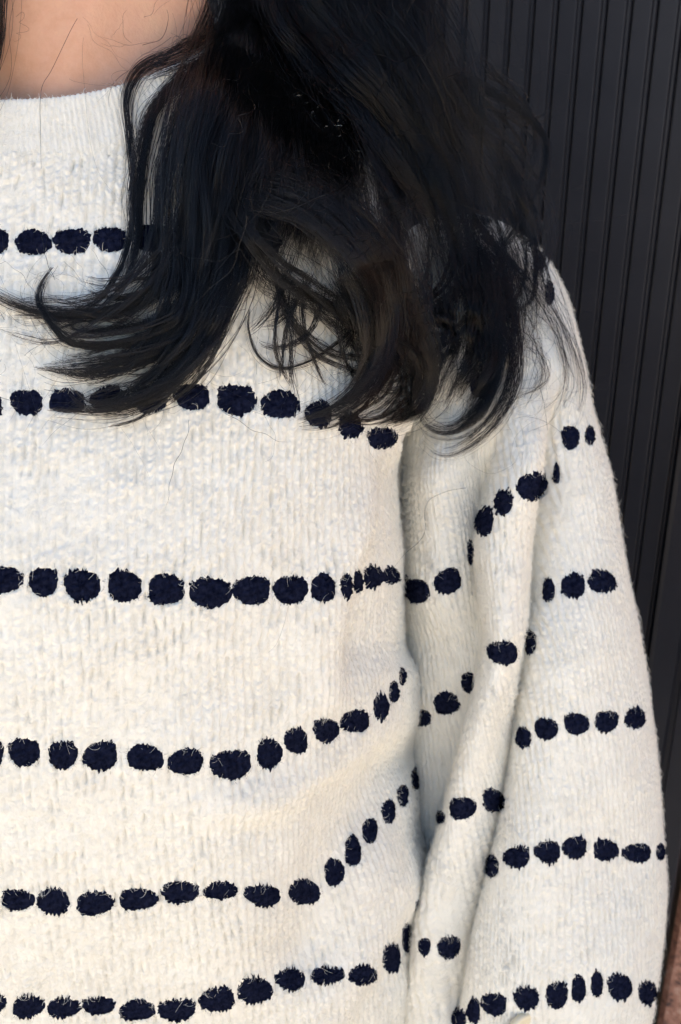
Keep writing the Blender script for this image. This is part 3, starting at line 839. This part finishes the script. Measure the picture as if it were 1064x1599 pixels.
# loose curled ends: each falls, then turns away to the left
rc = np.random.default_rng(2024)
def curls(n, xr, yr, th, turn, ln, nstr, off):
    for _ in range(n):
        x, y = rc.uniform(*xr), rc.uniform(*yr)
        a = math.radians(rc.uniform(*th)); tr = math.radians(rc.uniform(*turn)); le = rc.uniform(*ln)
        pts = [(x, y)]
        for q in range(7):
            f = q / 6
            a2 = a + tr * f ** 1.6
            pts.append((pts[-1][0] + math.cos(a2) * le / 7, pts[-1][1] + math.sin(a2) * le / 7))
        k = int(rc.integers(*nstr))
        w = rc.uniform(2.5, 7)
        L(S(pts, int(k / .55), (w * 1.6, w, w * .6), (off, off * .7, .004), frizz=1.6, clump=12, K=30, fanout=.4, tipvar=.1), thick=.45)
curls(34, (580, 800), (330, 500), (60, 105), (60, 170), (150, 290), (10, 34), .022)
curls(8, (720, 800), (210, 340), (35, 80), (40, 120), (160, 300), (4, 9), .012)
curls(24, (260, 390), (300, 470), (85, 120), (50, 100), (180, 330), (10, 34), .016)
curls(14, (420, 600), (360, 470), (50, 110), (-80, 140), (120, 240), (5, 16), .016)
curls(3, (690, 770), (90, 140), (15, 45), (20, 90), (120, 220), (8, 26), .025)
# the lock on the far side of the neck
L(S([(-30, -200), (-18, -20), (-16, 50), (-30, 120), (-60, 180), (-90, 260)], 1300, (30, 17, 20), (.02, .012, .008), frizz=1.5))
# strands crossing the skin
L(S([(352, -40), (338, 30), (305, 70), (250, 95), (212, 120), (200, 160)], 90, (22, 16, 6), (.016, .010, .006), frizz=4),
  S([(360, 20), (330, 70), (280, 98), (225, 118), (205, 150)], 60, (18, 14, 6), (.016, .010, .006), frizz=4))

# single stray hairs
r = np.random.default_rng(99)
fly = []
def stray(pts, n=1, w=2, fz=3, off=.004):
    fly.append(S(pts, n, (w, w, w), (off * 1.5, off, off * .8), frizz=fz, clump=1, ragged=.2, K=30))
stray([(155, -20), (110, 50), (82, 110), (66, 150), (66, 260), (80, 330), (110, 360)], 1)
stray([(150, -10), (134, 60), (134, 130), (150, 250), (180, 300), (230, 340)], 1)
stray([(90, 95), (115, 120), (150, 128), (200, 126), (240, 128)], 1)
stray([(130, 20), (165, 60), (205, 100), (240, 140)], 2, 4)
stray([(20, 20), (40, 30), (35, 60), (15, 50)], 1)
stray([(730, 760), (672, 775), (660, 830), (630, 870), (595, 895), (560, 905)], 1, 1, 2)
stray([(455, 930), (445, 970), (430, 1010), (400, 1035)], 1, 1, 2)
stray([(300, 640), (290, 690), (270, 740), (262, 790)], 1, 1, 2)
for _ in range(330):       # halo round the ends
    a = r.random()
    if a < .38:
        cx_, cy_ = r.uniform(-20, 330), r.uniform(380, 640)
    elif a < .8:
        cx_, cy_ = r.uniform(640, 900), r.uniform(360, 680)
    elif a < .92:
        cx_, cy_ = r.uniform(360, 620), r.uniform(470, 650)
    else:
        cx_, cy_ = r.uniform(190, 340), r.uniform(20, 240)
    th = r.uniform(0, 6.28); Ls = r.uniform(30, 100); cu = r.normal(0, 1.2)
    pts = [(cx_, cy_)]
    for q in range(4):
        th += cu * .4
        pts.append((pts[-1][0] + math.cos(th) * Ls / 2.5, pts[-1][1] + math.sin(th) * Ls / 2.5))
    stray(pts, 1, 1, 1.5, .003)
for _ in range(160):       # loose hairs over the dark mass and beside the wall
    cx_, cy_ = r.uniform(360, 800), r.uniform(20, 420)
    th = r.normal(1.0, .8); Ls = r.uniform(60, 200); cu = r.normal(0, .9)
    pts = [(cx_, cy_)]
    for q in range(4):
        th += cu * .4
        pts.append((pts[-1][0] + math.cos(th) * Ls / 3, pts[-1][1] + math.sin(th) * Ls / 3))
    stray(pts, 1, 1, 4, .07 if cx_ < 700 else .03)
lock('stray_hairs', fly, hair, rad=0.000046, kind='stuff')
# thin veil at the top beside the wall
lock('stray_hairs', [S([(640, -220), (650, -20), (690, 80), (740, 150), (800, 185)], 40, (55, 55, 25), (.03, .025, .02), frizz=9, clump=3, ragged=.6),
                     S([(660, -220), (690, -20), (700, 80), (720, 160)], 70, (50, 45, 30), (.03, .025, .02), frizz=9, clump=3, ragged=.6)], hair, rad=0.00006, kind='stuff')
